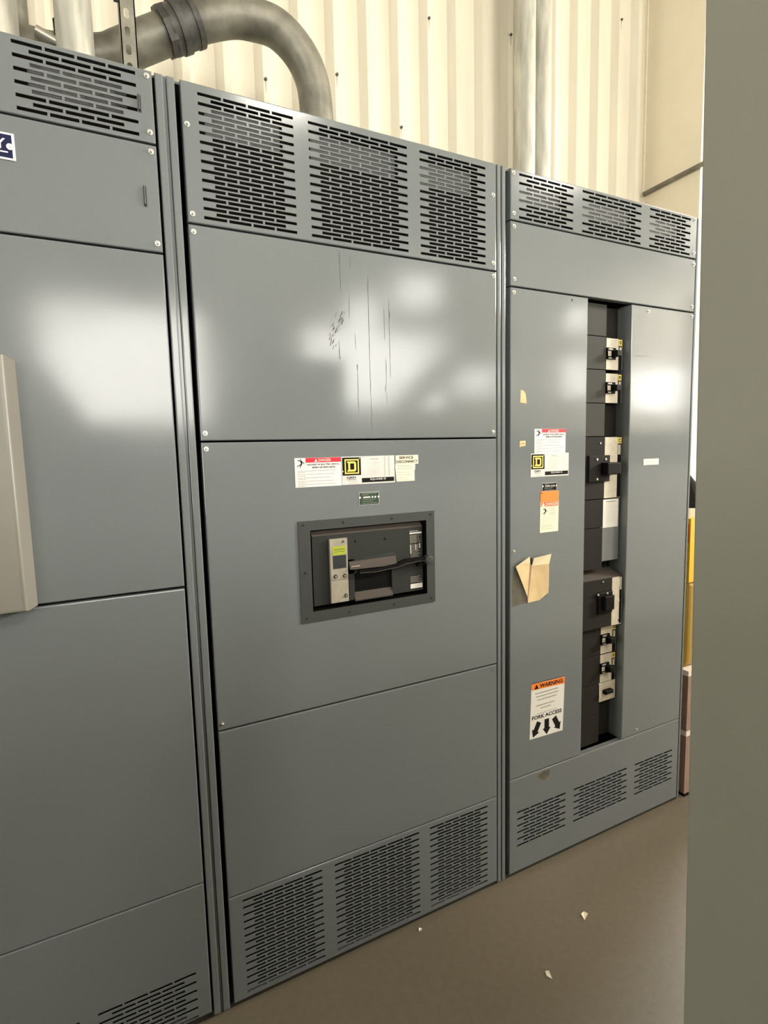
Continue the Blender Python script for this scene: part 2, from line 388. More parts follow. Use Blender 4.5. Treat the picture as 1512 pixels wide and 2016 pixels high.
def nameplate(par, x0, x1, z0, z1, y=-.0012):
    mm = MB(); w = x1-x0; h = z1-z0
    mm.box(x0, x1, y, 0, z0, z1, WHITE2)
    a = y-.0003; b = y-.0006; c = y-.0009
    lx1 = x0+w*.352
    mm.rect(x0+w*.012, lx1, z0+h*.33, z0+h*.965, a, INK)
    fx0, fx1, fz0, fz1 = x0+w*.055, x0+w*.315, z0+h*.385, z0+h*.905
    mm.rect(fx0, fx1, fz0, fz1, b, YEL); i = w*.022
    mm.rect(fx0+i, fx1-i, fz0+i, fz1-i, c, INK)
    # slab D
    dx0, dx1, dz0, dz1 = x0+w*.1, x0+w*.262, z0+h*.465, z0+h*.825
    d = c-.0003; t = w*.036
    cut = w*.025
    mm.poly([(dx0, dz0), (dx1-cut, dz0), (dx1, dz0+cut), (dx1, dz1-cut), (dx1-cut, dz1), (dx0, dz1), (dx0, dz1-t*.7), (dx0+t*.5, dz1-t*.7), (dx0+t*.5, dz0+t*.7), (dx0, dz0+t*.7)], d, YEL)
    mm.rect(dx0+t*1.45, dx1-t, dz0+t*.9, dz1-t*.9, d-.0003, INK)
    mm.text('QED', x0+w*.085, x0+w*.262, z0+h*.205, z0+h*.285, a, INK, bold=.04)
    mm.rect(x0+w*.085, x0+w*.262, z0+h*.165, z0+h*.178, a, INK)
    mm.lines(x0+w*.12, x0+w*.31, z0+h*.12, z0+h*.05, 2, a, GREYINK, .0012, last=.95)
    bx0, bx1 = x0+w*.365, x0+w*.985
    mm.rect(bx0, bx1, z0+h*.055, z0+h*.215, a, INK)
    mm.text('SQUARE D', bx0+w*.155, bx0+w*.46, z0+h*.115, z0+h*.195, b, WHITE2, bold=.015)
    mm.lines(x0+w*.52, x0+w*.72, z0+h*.90, z0+h*.90, 1, a, GREYINK, .002)
    mm.lines(x0+w*.46, x0+w*.80, z0+h*.78, z0+h*.33, 8, a, mat_gl, .0010, last=.8)
    mm.cyl((x0+w*.02, a, z0+h*.48), (x0+w*.02, a-.001, z0+h*.48), .0022, .0018, ZINC, 10)
    mm.cyl((x0+w*.33, a, z0+h*.93), (x0+w*.33, a-.001, z0+h*.93), .0018, .0014, ZINC, 10)
    mm.cyl((x1-w*.03, a, z0+h*.48), (x1-w*.03, a-.001, z0+h*.48), .0016, .0013, ZINC, 10)
    return mm
mat_gl = mat('label_faint_ink', (0.50, 0.47, 0.40, 1), 0.5)
mm = nameplate(pb, .3602, .5224, 1.3984, 1.4748)
for x in (.4905, .504): mm.rect(x, x+.0012, 1.418, 1.474, -.0024, GREYINK)
o = mm.build('maker_nameplate', pb); o['label'] = 'nameplate with yellow square letter D'
mm = MB()
mm.poly([(.5285, 1.4001), (.5877, 1.4003), (.5877, 1.4312), (.5262, 1.4312)], Y, CREAML, .0007)
mm.poly([(.5255, 1.4312), (.5898, 1.4314), (.5904, 1.449), (.5250, 1.449)], Y-.0002, CREAML, .0009)
mm.box(.5265, .6006, Y-.0006, 0, 1.4490, 1.4743, CREAML)
mm.text('SERVICE', .5375, .5840, 1.4637, 1.4712, Y-.0009, INK, bold=.03)
mm.text('DISCONNECT', .5285, .5985, 1.4525, 1.4600, Y-.0009, INK, bold=.03)
for z in (1.4445, 1.4375): mm.lines(.532, .586, z, z, 1, Y-.0006, GREYINK, .0016)
for z in (1.426, 1.419): mm.lines(.531, .583, z, z, 1, Y-.0006, GREYINK, .0012)
mm.lines(.540, .562, 1.411, 1.411, 1, Y-.0006, GREYINK, .0012); mm.lines(.533, .576, 1.406, 1.406, 1, Y-.0006, GREYINK, .0012)
o = mm.build('service_tag', pb); o['label'] = 'stepped cream tags reading service disconnect'
def smalltag(par, x0, x1, z0, z1, bg, name, lab):
    mm = MB(); mm.box(x0, x1, -.001, 0, z0, z1, WHITE2); mm.rect(x0+.001, x1-.001, z0+.001, z1-.001, -.0013, bg)
    w, h = x1-x0, z1-z0
    mm.rect(x0+w*.2, x0+w*.55, z0+h*.55, z0+h*.66, -.0016, WHITE2)
    for u in (.04, .66, .80, .96): mm.poly([(x0+w*u+.0028*math.cos(k*PI/5), z0+h*.6+.0028*math.sin(k*PI/5)) for k in range(10)], -.0017, WHITE)
    mm.lines(x0+w*.15, x0+w*.9, z0+h*.90, z0+h*.80, 2, -.0016, GREYINK, .0009); mm.lines(x0+w*.15, x0+w*.9, z0+h*.45, z0+h*.15, 3, -.0016, GREYINK, .0009, last=.7)
    o = mm.build(name, par); o['label'] = lab
smalltag(pb, .4095, .4715, 1.3398, 1.3752, GREEN, 'rating_tag', 'small dark green tag')

# the framed breaker
bk = MB()
bk.box(.2640, .6230, .060, .062, 1.061, 1.283, BLACK)
X0, X1, Z0, Z1 = .2715, .6165, 1.0680, 1.2765
bk.face([(X0, .010, Z0+.004), (X1, .010, Z0+.004), (X1, .010, Z1-.013), (X0, .010, Z1-.013)], BODY)
bk.face([(X0, .010, Z1-.013), (X1, .010, Z1-.013), (X1, .020, Z1), (X0, .020, Z1)], HOOD)
bk.face([(X0, .020, Z1), (X1, .020, Z1), (X1, .06, Z1), (X0, .06, Z1)], BODY)
bk.face([(X0, .06, Z0), (X0, .010, Z0+.004), (X0, .010, Z1-.013), (X0, .020, Z1), (X0, .06, Z1)], BODY)
bk.face([(X1, .010, Z0+.004), (X1, .06, Z0), (X1, .06, Z1), (X1, .020, Z1), (X1, .010, Z1-.013)], BODY)
bk.face([(X0, .06, Z0), (X1, .06, Z0), (X1, .010, Z0+.004), (X0, .010, Z0+.004)], BODY)
for x, z in ((.3983, 1.2390), (.4912, 1.2375)): bk.poly([(x+.0035*math.cos(k*PI/6), z+.0035*math.sin(k*PI/6)) for k in range(12)], .0096, BLACK)
# raised frame round the handle well
fy = .004
for a in ((.3745, .3905, 1.076, 1.190), (.5095, .5165, 1.085, 1.190), (.3745, .5165, 1.150, 1.190)): bk.box(a[0], a[1], fy, .012, a[2], a[3], BODY)
bk.rect(.3905, .5095, 1.0946, 1.1536, .0092, BLACK)
bk.face([(.3905, .0005, 1.0735), (.5095, .0005, 1.0735), (.5095, .009, 1.0955), (.3905, .009, 1.0955)], HOOD)
bk.box(.3905, .5095, .0005, .012, 1.0705, 1.0735, BODY)
brk = bk.build('circuit_breaker', c2)
m = MB(); ox0, ox1, oz0, oz1, ix0, ix1, iz0, iz1 = .2305, .6515, 1.0333, 1.3085, .2635, .6235, 1.0618, 1.2825
yb = -.003
for a in ((ox0, ix0, oz0, oz1), (ix1, ox1, oz0, oz1), (ix0, ix1, oz0, iz0), (ix0, ix1, iz1, oz1)): m.rect(*a, yb, BEZ)
for (a, b) in (((ox0, oz0), (ox1, oz0)), ((ox1, oz0), (ox1, oz1)), ((ox1, oz1), (ox0, oz1)), ((ox0, oz1), (ox0, oz0))):
    m.face([(a[0], yb, a[1]), (a[0], 0, a[1]), (b[0], 0, b[1]), (b[0], yb, b[1])], BEZ)
for (a, b) in (((ix0, iz0), (ix1, iz0)), ((ix1, iz0), (ix1, iz1)), ((ix1, iz1), (ix0, iz1)), ((ix0, iz1), (ix0, iz0))):
    m.face([(a[0], yb, a[1]), (b[0], yb, b[1]), (b[0], .06, b[1]), (a[0], .06, a[1])], BLACK)
for x, z in ((.245, 1.2985), (.36, 1.2965), (.51, 1.2965), (.639, 1.2985), (.2465, 1.17), (.245, 1.046), (.37, 1.0445), (.51, 1.0455), (.639, 1.046)):
    m.cyl((x, yb, z), (x, yb-.0015, z), .0032, .0028, BODY, 10)
m.build('bezel', brk)
m = MB(); m.pan(.3188, .3712, 1.0746, 1.2525, .001, .012, TRIP, .0015)
m.rect(.3266, .3660, 1.2076, 1.2320, .0006, LIME); m.rect(.330, .362, 1.2225, 1.2240, .0004, GREEN); m.rect(.330, .362, 1.2165, 1.2175, .0004, GREEN)
m.rect(.3266, .3658, 1.1700, 1.2066, .0005, LCD)
for x, z, r in ((.333, 1.149, .0056), (.3605, 1.148, .0056), (.3585, 1.2435, .003), (.362, 1.092, .0052)):
    m.cyl((x, .001, z), (x, -.0015, z), r, r*.9, BODY, 14); m.cyl((x, -.0015, z), (x, -.002, z), r*.5, r*.4, TRIP, 10)
m.rect(.3205, .370, 1.1385, 1.1395, .0006, BODY)
for x, z, w, h in ((.348, 1.105, .005, .012), (.328, 1.128, .005, .004), (.350, 1.088, .008, .007), (.327, 1.085, .006, .004), (.331, 1.106, .012, .0012), (.331, 1.098, .012, .0012)):
    m.rect(x, x+w, z, z+h, .0005, GREYINK)
o = m.build('trip_unit', brk); o['label'] = 'beige trip unit with lime green label'
m = MB()   # hood over the well
m.face([(.3745, -.006, 1.1640), (.5212, -.006, 1.1610), (.5212, .002, 1.1870), (.3745, .002, 1.1840)], HOOD)
m.face([(.3745, .002, 1.1840), (.5212, .002, 1.1870), (.5212, .010, 1.1965), (.3745, .010, 1.1910)], BODY)
m.face([(.3745, -.006, 1.1640), (.3745, .010, 1.1640), (.5212, .010, 1.1610), (.5212, -.006, 1.1610)], BODY)
m.face([(.5212, -.006, 1.1610), (.5212, .010, 1.1610), (.5212, .010, 1.1965), (.5212, .002, 1.1870)], BODY)
m.face([(.3745, -.006, 1.1640), (.3745, .002, 1.1840), (.3745, .010, 1.1910), (.3745, .010, 1.1640)], BODY)
m.rect(.378, .405, 1.1705, 1.1735, -.0050, TRIP)
m.build('handle_hood', brk)
m = MB()
path = [(.400, 1.1560), (.450, 1.1545), (.5200, 1.1600), (.548, 1.1680), (.612, 1.1700)]
wd = [.0045, .005, .0055, .0065, .0055]
for (a, b, wa, wb) in zip(path, path[1:], wd, wd[1:]):
    ya = -.012
    m.poly([(a[0], a[1]-wa), (b[0], b[1]-wb), (b[0], b[1]+wb), (a[0], a[1]+wa)], ya, BLACK, .012)
    m.face([(a[0], ya-.0004, a[1]-wa), (b[0], ya-.0004, b[1]-wb), (b[0], ya-.0004, b[1]-wb+.0018), (a[0], ya-.0004, a[1]-wa+.0018)], HOOD)
m.cyl((.6255, -.016, 1.1655), (.6255, .000, 1.1655), .0135, .0135, BEZ, 24)
m.cyl((.6255, -.018, 1.1655), (.6255, -.016, 1.1655), .008, .0125, BEZ, 24)
m.poly([(.590, 1.148), (.622, 1.150), (.628, 1.158), (.600, 1.166)], -.004, BLACK, .010)
m.build('lever_handle', brk)
m = MB(); m.rect(.5733, .6135, 1.2435, 1.2478, .0094, WHITE); m.lines(.574, .604, 1.2525, 1.2525, 1, .0094, WHITE2, .0016)
m.lines(.574, .612, 1.2395, 1.2180, 8, .0094, GREYINK, .0014, last=.6)
for x, z0, z1 in ((.5745, 1.185, 1.212), (.592, 1.195, 1.212), (.6055, 1.20, 1.214)): m.rect(x, x+.003, z0, z1, .0094, WHITE2)
m.lines(.576, .611, 1.211, 1.176, 9, .0094, GREYINK, .0016, last=.75)
m.build('rating_label', brk); m = MB(); m.lines(.574, .6135, 1.1160, 1.1000, 5, .0094, GREYINK, .0015, last=.7)
m.rect(.5733, .6143, 1.0800, 1.0938, .0093, WHITE)
m.build('rating_label', brk)

# ---------- cabinet 3 (right) with a column of breakers
c3 = thing('switchboard_cabinet', 'right grey switchboard cabinet with a tall open column of breakers', 'electrical cabinet', (1.374, .465, 0), 'row of switchboard cabinets')
L3, R3 = .9406, 1.8270
carcass(c3, .9075, 1.842)
post(c3, .9075, .9220); post(c3, 1.8315, 1.842)
V3 = [(.9735, 4), (1.2385, 5), (1.5652, 4)]
m = MB(); perforated(m, L3, R3, 2.1755+G, H, V3, 2.3150, 11, .01235, .0070, PAINT); v = m.build('vent_panel', c3)
shade_sheet(c3, .96, 1.81, 2.18, 2.3175)
for x, z in ((.9508, 2.3115), (.9530, 2.1965), (1.8135, 2.3132), (1.8130, 2.1958)): screw(v, x, z)
for a, b in ((.975, 1.165), (1.245, 1.490), (1.575, 1.755)): lit_zone_plate(c3, ((a, b),), 2.243, 2.2985).build('lit_zone_plate', c3)
p = panel(c3, L3, R3, 1.9817, 2.1755)
for x, z in ((.9539, 2.1583), (.9555, 2.0044), (1.8154, 2.1562), (1.8133, 2.0022)): screw(p, x, z)
dl = panel(c3, L3, 1.2715, .3642, 1.9817, depth=.028)
for x, z in ((.9536, 1.9643), (.9546, 1.1531)): screw(dl, x, z)
mm = MB(); mm.poly([(1.1974+.0035*math.cos(k*PI/6), 1.965+.0045*math.sin(k*PI/6)) for k in range(12)], -.0004, DARK); mm.build('screw_hole', dl)
dr = panel(c3, 1.4862, R3, .3642, 1.9817, depth=.075)
screw(dr, 1.8153, 1.9666); screw(dr, 1.5704, 1.9631, .004); screw(dr, 1.5691, .3852, .004)
mm = MB(); mm.poly([(1.8167+.003*math.cos(k*PI/6), 1.1927+.003*math.sin(k*PI/6)) for k in range(12)], -.0004, DARK); mm.build('screw_hole', dr)
m = MB(); perforated(m, L3, R3, .020, .3642-.0008, V3, .2420, 11, .01235, .0070, PAINT); vb = m.build('vent_panel', c3)
mm = MB(); mm.poly([(1.062, .345), (1.095, .318), (1.115, .330), (1.122, .352), (1.095, .357)], -.0004, GLUE); mm.build('glue_patch', vb)
shade_sheet(c3, .96, 1.81, .02, .25); sill(c3, .9075, 1.842)

mm = MB()
mm.box(1.0400, 1.1758, Y, 0, 1.4675, 1.5470, WHITE)
mm.rect(1.0710, 1.1755, 1.5351, 1.5467, Y-.0003, RED); triangle(mm, 1.1010, 1.5408, .0085, Y-.0006, PINKT)
mm.text('DANGER', 1.108, 1.145, 1.5370, 1.5448, Y-.0006, PINKT, bold=.02)
mm.text('HAZARD OF ELECTRIC SHOCK,', 1.0745, 1.1715, 1.5262, 1.5312, Y-.0003, INK, bold=.03); mm.text('BURN OR EXPLOSION', 1.0890, 1.1590, 1.5190, 1.5238, Y-.0003, INK, bold=.03)
shock_man(mm, 1.0425, 1.5200, .027, .0255, Y-.0003)
for z in (1.5130, 1.5040, 1.4945, 1.4850, 1.4755): mm.lines(1.0475, 1.1720, z, z-.004, 2, Y-.0003, GREYINK, .0016, last=.18)
o = mm.build('danger_sticker', dl); o['label'] = 'white danger sticker with red header'
mm = nameplate(dl, 1.0246, 1.1910, 1.3912, 1.4675); o = mm.build('maker_nameplate', dl); o['label'] = 'nameplate with yellow square letter D'
smalltag(dl, 1.0745, 1.1380, 1.3425, 1.3702, INK, 'rating_tag', 'small black tag')
mm = MB(); mm.poly([(1.0660, 1.2045), (1.1470, 1.2045), (1.1480, 1.3080), (1.0672, 1.3080)], Y, CREAML, .0008)
mm.poly([(1.0672, 1.3065), (1.1480, 1.3065), (1.1488, 1.3420), (1.0688, 1.3420)], Y-.0003, ORANGE, .001)
mm.rect(1.0690, 1.1450, 1.2915, 1.3060, Y-.0006, REDT); triangle(mm, 1.079, 1.2985, .0125, Y-.0009, CREAML)
mm.text('DANGER', 1.0905, 1.1430, 1.2940, 1.3035, Y-.0009, CREAML, bold=.0)
mm.cyl((1.0725, Y-.0004, 1.337), (1.0725, Y-.0012, 1.337), .002, .002, INK, 8)
shock_man(mm, 1.072, 1.262, .028, .026, Y-.0004)
mm.lines(1.104, 1.138, 1.288, 1.264, 5, Y-.0004, GREYINK, .0018, last=.9)
mm.lines(1.0715, 1.140, 1.256, 1.239, 4, Y-.0004, mat_gl, .0016, last=.9); mm.lines(1.0715, 1.128, 1.229, 1.217, 3, Y-.0004, GREYINK, .0016, last=.9)
o = mm.build('danger_tag', dl); o['label'] = 'orange and white danger tag'
mm = MB(); mm.poly([(1.0265, .4895), (1.1790, .4850), (1.1865, .6845), (1.0335, .6880)], Y, WHITE, .0008)
mm.poly([(1.0343, .6640), (1.1852, .6580), (1.1862, .6820), (1.0345, .6860)], Y-.0003, ORANGE)
for a, b in (((1.0330, .6868), (1.1870, .6832)), ):
    mm.poly([a, b, (b[0], b[1]+.0022), (a[0], a[1]+.0022)], Y-.0004, INK)
triangle(mm, 1.0555, .6735, .0165, Y-.0006, INK); mm.text('WARNING', 1.0705, 1.1760, .6645, .6795, Y-.0006, INK, rot=-.025, bold=.03)
for z, x0, x1 in ((.6500, 1.050, 1.172), (.6380, 1.054, 1.164), (.6260, 1.060, 1.153), (.6060, 1.053, 1.157), (.5945, 1.075, 1.132), (.5760, 1.058, 1.152)):
    mm.lines(x0, x1, z, z, 1, Y-.0003, GREYINK, .0036 if z > .58 else .0018)
mm.text('FORK ACCESS', 1.0360, 1.1730, .5555, .5695, Y-.0003, INK, rot=-.01, bold=.03)
for cx, an in ((1.0555, -.50), (1.1035, 0.0), (1.1500, .50)):
    P = [(-.0105, .027), (-.0105, -.006), (-.0185, -.006), (0, -.030), (.0185, -.006), (.0105, -.006), (.0105, .027)]
    q = [(cx+x*math.cos(an)-z*math.sin(an), .5200+x*math.sin(an)+z*math.cos(an)) for x, z in P]
    mm.face([(x, Y-.0003, z) for x, z in (q[0], q[1], q[5], q[6])], INK); mm.face([(x, Y-.0003, z) for x, z in (q[2], q[3], q[4])], INK)
o = mm.build('warning_sticker', dl); o['label'] = 'white fork access sticker with orange header and three arrows'
mm = MB(); mm.poly([(.9798, 1.6299), (1.0059, 1.627), (1.0050, 1.640), (1.0014, 1.659), (.9940, 1.6665), (.9868, 1.6696), (.9818, 1.6684)], Y, TAPE, .0008); mm.build('tape_scrap', dl)
mm = MB(); mm.poly([(.9775, 1.4899), (1.003, 1.4939), (1.0022, 1.5097), (.9796, 1.5089)], Y, TAPE, .0008)
mm.face([(.980, Y-.0003, 1.4985), (1.001, Y-.0003, 1.5000), (.999, Y-.0003, 1.5030), (.982, Y-.0003, 1.501)], TAPED); mm.build('tape_scrap', dl)
mm = MB()   # curled torn masking tape
A = [(.9557, 1.1053), (.9905, 1.0262), (1.0106, .9963), (1.0190, 1.050), (1.0235, 1.1068), (1.0135, 1.1322)]
mm.face([(A[0][0], -.010, A[0][1]), (A[2][0], -.004, A[2][1]), (A[4][0], -.002, A[4][1]), (A[5][0], -.010, A[5][1])], TAPE)
mm.face([(A[0][0], -.0105, A[0][1]), (.990, -.007, 1.1085), (A[4][0], -.0025, A[4][1]), (A[5][0], -.0115, A[5][1])], TAPEL)
mm.face([(1.0123, -.003, .9745), (1.0646, -.003, .9764), (1.1014, -.006, .998), (1.1010, -.008, 1.05), (1.0994, -.010, 1.0981), (1.030, -.003, 1.098)], TAPE)
mm.face([(1.030, -.0034, 1.098), (1.0994, -.0104, 1.0981), (1.1069, -.012, 1.1318), (1.0325, -.010, 1.1248)], TAPEL)
mm.face([(1.0106, -.0035, .9963), (1.0123, -.0035, .9745), (1.030, -.0035, 1.098), (1.0235, -.0028, 1.1068)], TAPED)
mm.face([(1.0235, -.001, 1.1068), (1.030, -.001, 1.098), (1.0325, -.002, 1.1248), (1.0165, -.002, 1.126)], DARK)
o = mm.build('torn_tape', dl); o['label'] = 'curled torn masking tape'
mm = MB(); mm.poly([(.950, .968), (1.008, .976), (1.004, .998), (.975, 1.058), (.957, 1.100), (.948, 1.06)], -.0004, GLUE)
mm.poly([(1.066, .978), (1.098, .986), (1.100, .997), (1.072, .986)], -.0004, GLUE); mm.build('glue_patch', dl)
mm = MB(); mm.box(1.5673, 1.6505, Y, 0, 1.4130, 1.4355, CREAML); mm.lines(1.583, 1.638, 1.4295, 1.4230, 3, Y-.0003, mat_gl, .0016, last=.9); o = mm.build('circuit_label', dr); o['label'] = 'narrow cream label'
mm = MB(); mm.text('LIGHTS', 1.5080, 1.628, 1.6960, 1.7190, -.0004, CHALK, rot=.04, bold=0); mm.build('marker_writing', dr)
mm = MB(); mm.poly([(1.495, 1.8035), (1.52, 1.8015), (1.58, 1.8050), (1.585, 1.8078), (1.54, 1.8062), (1.50, 1.8070)], -.0004, STAIN); mm.build('scuff_mark', dr)

# the breaker column
m = MB(); m.box(1.2735, 1.4860, .085, .087, .37, 1.978, FILLD); m.build('mounting_plate', c3)
for i, (z0, z1, mt) in enumerate(((1.8685, 1.976, FILL), (1.7545, 1.8665, FILL), (1.6385, 1.7525, FILL), (1.5215, 1.6365, FILL), (1.1925, 1.2945, FILLD), (1.0400, 1.1905, FILLD), (.7120, .8195, FILLD), (.6000, .7100, FILLD), (.4800, .5980, FILLD), (.368, .4780, FILLD))):
    m = MB(); m.pan(1.2730, 1.3950, z0, z1, .030, .055, mt, .0015); m.build('filler_plate', c3)
for z0, z1 in ((1.8685, 1.976), (1.5215, 1.6365)):
    MB().box(1.396, 1.4860, .060, .085, z0, z1, FILLD).build('blank_cover', c3)
def small_breaker(z0, z1, x0=1.3955, x1=1.4755):
    m = MB(); m.box(x0, x1, .030, .085, z0, z1, FILL)
    b = m.build('circuit_breaker', c3)
    h = z1-z0; zm = (z0+z1)/2
    f = MB(); f.rect(x0+.0005, x1-.0185, z0+.001, z1-.001, .0296, FACE); f.rect(x1-.0180, x1-.0005, z0+.001, z1-.001, .0294, BLACK)
    f.rect(x1-.0175, x1-.002, z1-h*.22, z1-.003, .0291, YEL); f.rect(x1-.0145, x1-.0050, z1-h*.17, z1-.008, .0288, INK); f.rect(x1-.0120, x1-.0075, z1-h*.145, z1-.0115, .0285, YEL)
    f.rect(x1-.014, x1-.004, z1-h*.48, z1-h*.26, .0291, FACE)
    f.rect(x1-.0022, x1-.0005, z0+.001, z1-.002, .0290, ZINC)
    f.lines(x0+.022, x0+.055, z1-.008, z1-.024, 4, .0293, GREYINK, .0011, last=.8); f.lines(x0+.012, x0+.05, z0+.03, z0+.008, 5, .0293, mat_gl, .0011, last=.8)
    f.build('face_label', b)
    f = MB(); f.box(x0+.0005, x0+.043, .024, .030, zm-.019, zm+.021, BLACK); f.rect(x0+.003, x0+.019, zm-.008, zm+.008, .0237, FACE); f.rect(x0+.006, x0+.026, zm+.0135, zm+.019, .0237, GREYINK); f.rect(x0+.006, x0+.022, zm-.017, zm-.0125, .0237, GREYINK); f.build('handle_well', b)
    f = MB(); f.pan(x0+.0235, x0+.046, zm-.0105, zm+.0105, .002, .024, BLACK, .003); f.build('toggle_handle', b)
small_breaker(1.7545, 1.8650); small_breaker(1.6385, 1.7430)
small_breaker(.7120, .8215); small_breaker(.6000, .7100)
# large upper breaker
m = MB(); m.pan(1.2730, 1.4820, 1.2970, 1.5190, .028, .057, FILLD, .002)
b = m.build('circuit_breaker', c3)
f = MB(); f.rect(1.3955, 1.4610, 1.2985, 1.5180, .0275, FACE); f.rect(1.4610, 1.4815, 1.2985, 1.5180, .0273, BLACK)
f.rect(1.4615, 1.4805, 1.495, 1.5165, .0270, YEL); f.rect(1.465, 1.476, 1.499, 1.512, .0267, INK); f.rect(1.4675, 1.4735, 1.502, 1.509, .0264, YEL); f.rect(1.4625, 1.476, 1.455, 1.490, .0270, FACE)
f.rect(1.4800, 1.4818, 1.2985, 1.518, .0268, ZINC); f.rect(1.4615, 1.4818, 1.2975, 1.2995, .0266, ZINC)
for x, z0, z1 in ((1.408, 1.462, 1.508), (1.426, 1.474, 1.500), (1.450, 1.478, 1.500), (1.408, 1.313, 1.342), (1.428, 1.318, 1.345)):
    f.lines(x, x+.014, z1, z0, 7, .0272, mat_gl, .0016, last=.9)
f.lines(1.418, 1.450, 1.447, 1.443, 2, .0272, GREYINK, .0016)
f.build('face_label', b)
f = MB(); f.pan(1.310, 1.4150, 1.360, 1.454, .019, .010, FILLD, .003)
for x, z in ((1.3475, 1.440), (1.391, 1.440), (1.3495, 1.370)): f.cyl((x, .019, z), (x, .0165, z), .0048, .004, ZINC, 10)
f.cyl((1.372, .028, 1.497), (1.372, .025, 1.497), .0035, .003, ZINC, 8)
f.build('handle_plate', b)
f = MB(); f.pan(1.368, 1.437, 1.385, 1.428, -.012, .032, BLACK, .004); f.build('toggle_handle', b)
# notice plate
m = MB(); m.box(1.385, 1.4800, .031, .034, 1.066, 1.2945, PAINT); m.rect(1.3955, 1.4745, 1.1895, 1.2930, .0300, WHITE)
m.lines(1.410, 1.462, 1.2870, 1.2870, 1, .0297, GREYINK, .0045); m.lines(1.404, 1.466, 1.276, 1.212, 12, .0297, mat_gl, .0013, last=.9)
o = m.build('notice_plate', c3); o['label'] = 'grey plate with white notice'
# large lower breaker, standing proud
m = MB(); m.pan(1.2730, 1.4800, .8235, 1.0060, .010, .075, FILLD, .002); m.face([(1.273, .012, 1.006), (1.480, .012, 1.006), (1.480, .085, 1.035), (1.273, .085, 1.035)], HOOD)
b = m.build('circuit_breaker', c3)
f = MB(); f.rect(1.4270, 1.4665, .8250, 1.0050, .0096, FACE); f.rect(1.4665, 1.4800, .8250, 1.0050, .0094, BLACK); f.rect(1.4620, 1.4660, .968, .998, .0092, WHITE); f.rect(1.468, 1.476, .955, 1.003, .0090, FACE); f.rect(1.4270, 1.480, .8235, .8265, .0090, ZINC); f.rect(1.4785, 1.480, .825, 1.005, .0090, ZINC)
f.lines(1.437, 1.452, .99, .975, 4, .0093, mat_gl, .0014, last=.9); f.cyl((1.462, .0095, .915), (1.462, .008, .915), .004, .004, WHITE, 10); f.cyl((1.4645, .0095, .839), (1.4645, .008, .839), .003, .003, INK, 8)
f.build('face_label', b)
f = MB(); f.pan(1.350, 1.4245, .878, .958, .002, .010, BLACK, .004)
for x, z in ((1.3475, .953), (1.3945, .953)): f.cyl((x, .004, z), (x, .0005, z), .0045, .004, ZINC, 10)
f.cyl((1.378, .010, .996), (1.378, .007, .996), .003, .003, ZINC, 8); f.build('handle_plate', b)
f = MB(); f.pan(1.370, 1.418, .892, .945, -.012, .016, BLACK, .004); f.build('toggle_handle', b)
# lowest small unit
m = MB(); m.box(1.3900, 1.4790, .030, .085, .5250, .5985, FACE); b = m.build('circuit_breaker', c3)
f = MB(); f.pan(1.412, 1.452, .556, .570, .012, .018, BLACK, .003); f.build('toggle_handle', b)
f = MB(); f.rect(1.391, 1.478, .5745, .5755, .0297, GREYINK); f.rect(1.396, 1.404, .540, .566, .0297, WHITE); f.lines(1.41, 1.45, .592, .584, 2, .0297, mat_gl, .0015); f.build('face_label', b)
MB().box(1.3960, 1.4860, .062, .085, .37, .520, FILLD).build('blank_cover', c3)

# ------------------------------------------------------------------ conduits above
mb, Q = tube('p', [(.531, .53, H+.0012), (.532, .53, 2.50), (.533, .53, 2.64), (.520, .532, 2.752), (.478, .535, 2.832), (.404, .54, 2.887), (.319, .545, 2.893), (.243, .55, 2.880),
                   (.131, .56, 2.832), (.085, .565, 2.805), (-.015, .585, 2.750), (-.068, .60, 2.722), (-.120, .61, 2.697), (-.24, .62, 2.672), (-.32, .62, 2.668), (-.55, .62, 2.65), (-.75, .60, 2.62), (-.86, .58, 2.50), (-.87, .58, H+.0012)], .0570, GALVD)
bp = mb.build('bent_conduit', base=(.531, .53, H+.0012), smooth=True)
tag(bp, 'thick weathered metal conduit bending in an arc above the middle cabinet', 'conduit')
m = MB(); a = Vector((.098, .563, 2.813)); d = (Vector((.131, .56, 2.832))-Vector((.03, .575, 2.780))).normalized()
m.cyl(a-d*.035, a+d*.045, .0665, .0645, COUPL, 32); m.cyl(a-d*.055, a-d*.030, .070, .070, COUPL, 8); m.cyl(a+d*.040, a+d*.058, .0675, .0675, COUPL, 32); m.cyl(a-d*.012, a+d*.012, .070, .070, COUPL, 32)
o = m.build('coupling', bp, smooth=True); o['label'] = 'dark threaded coupling'
def conduit(x, y, r, label, mt=GALV, z0=H+.0012, z1=5.98):
    m = MB(); m.cyl((x, y, z0), (x, y, z1), r, r, mt, 32)
    o = m.build('straight_conduit', base=(x, y, z0), smooth=True)
    k = MB(); k.cyl((x, y, z0), (x, y, z0+.018), r*1.03, r*1.03, mt, 24); k.build('locknut', o, smooth=True)
    return tag(o, label, 'conduit', 'straight metal conduits rising from the cabinets')
conduit(1.7370, .85, .0535, 'upright metal conduit, left one of the pair above the right cabinet')
conduit(1.8440, .85, .0490, 'upright stained metal conduit, right one of the pair above the right cabinet')
conduit(-.1970, .45, .0465, 'upright metal conduit left of the slotted channel in front of the bent conduit')
conduit(-.3730, .45, .0465, 'upright metal conduit at the top left corner of the photo')
conduit(-.3560, .74, .0400, 'upright metal conduit behind the one in the top left corner', GALVD)
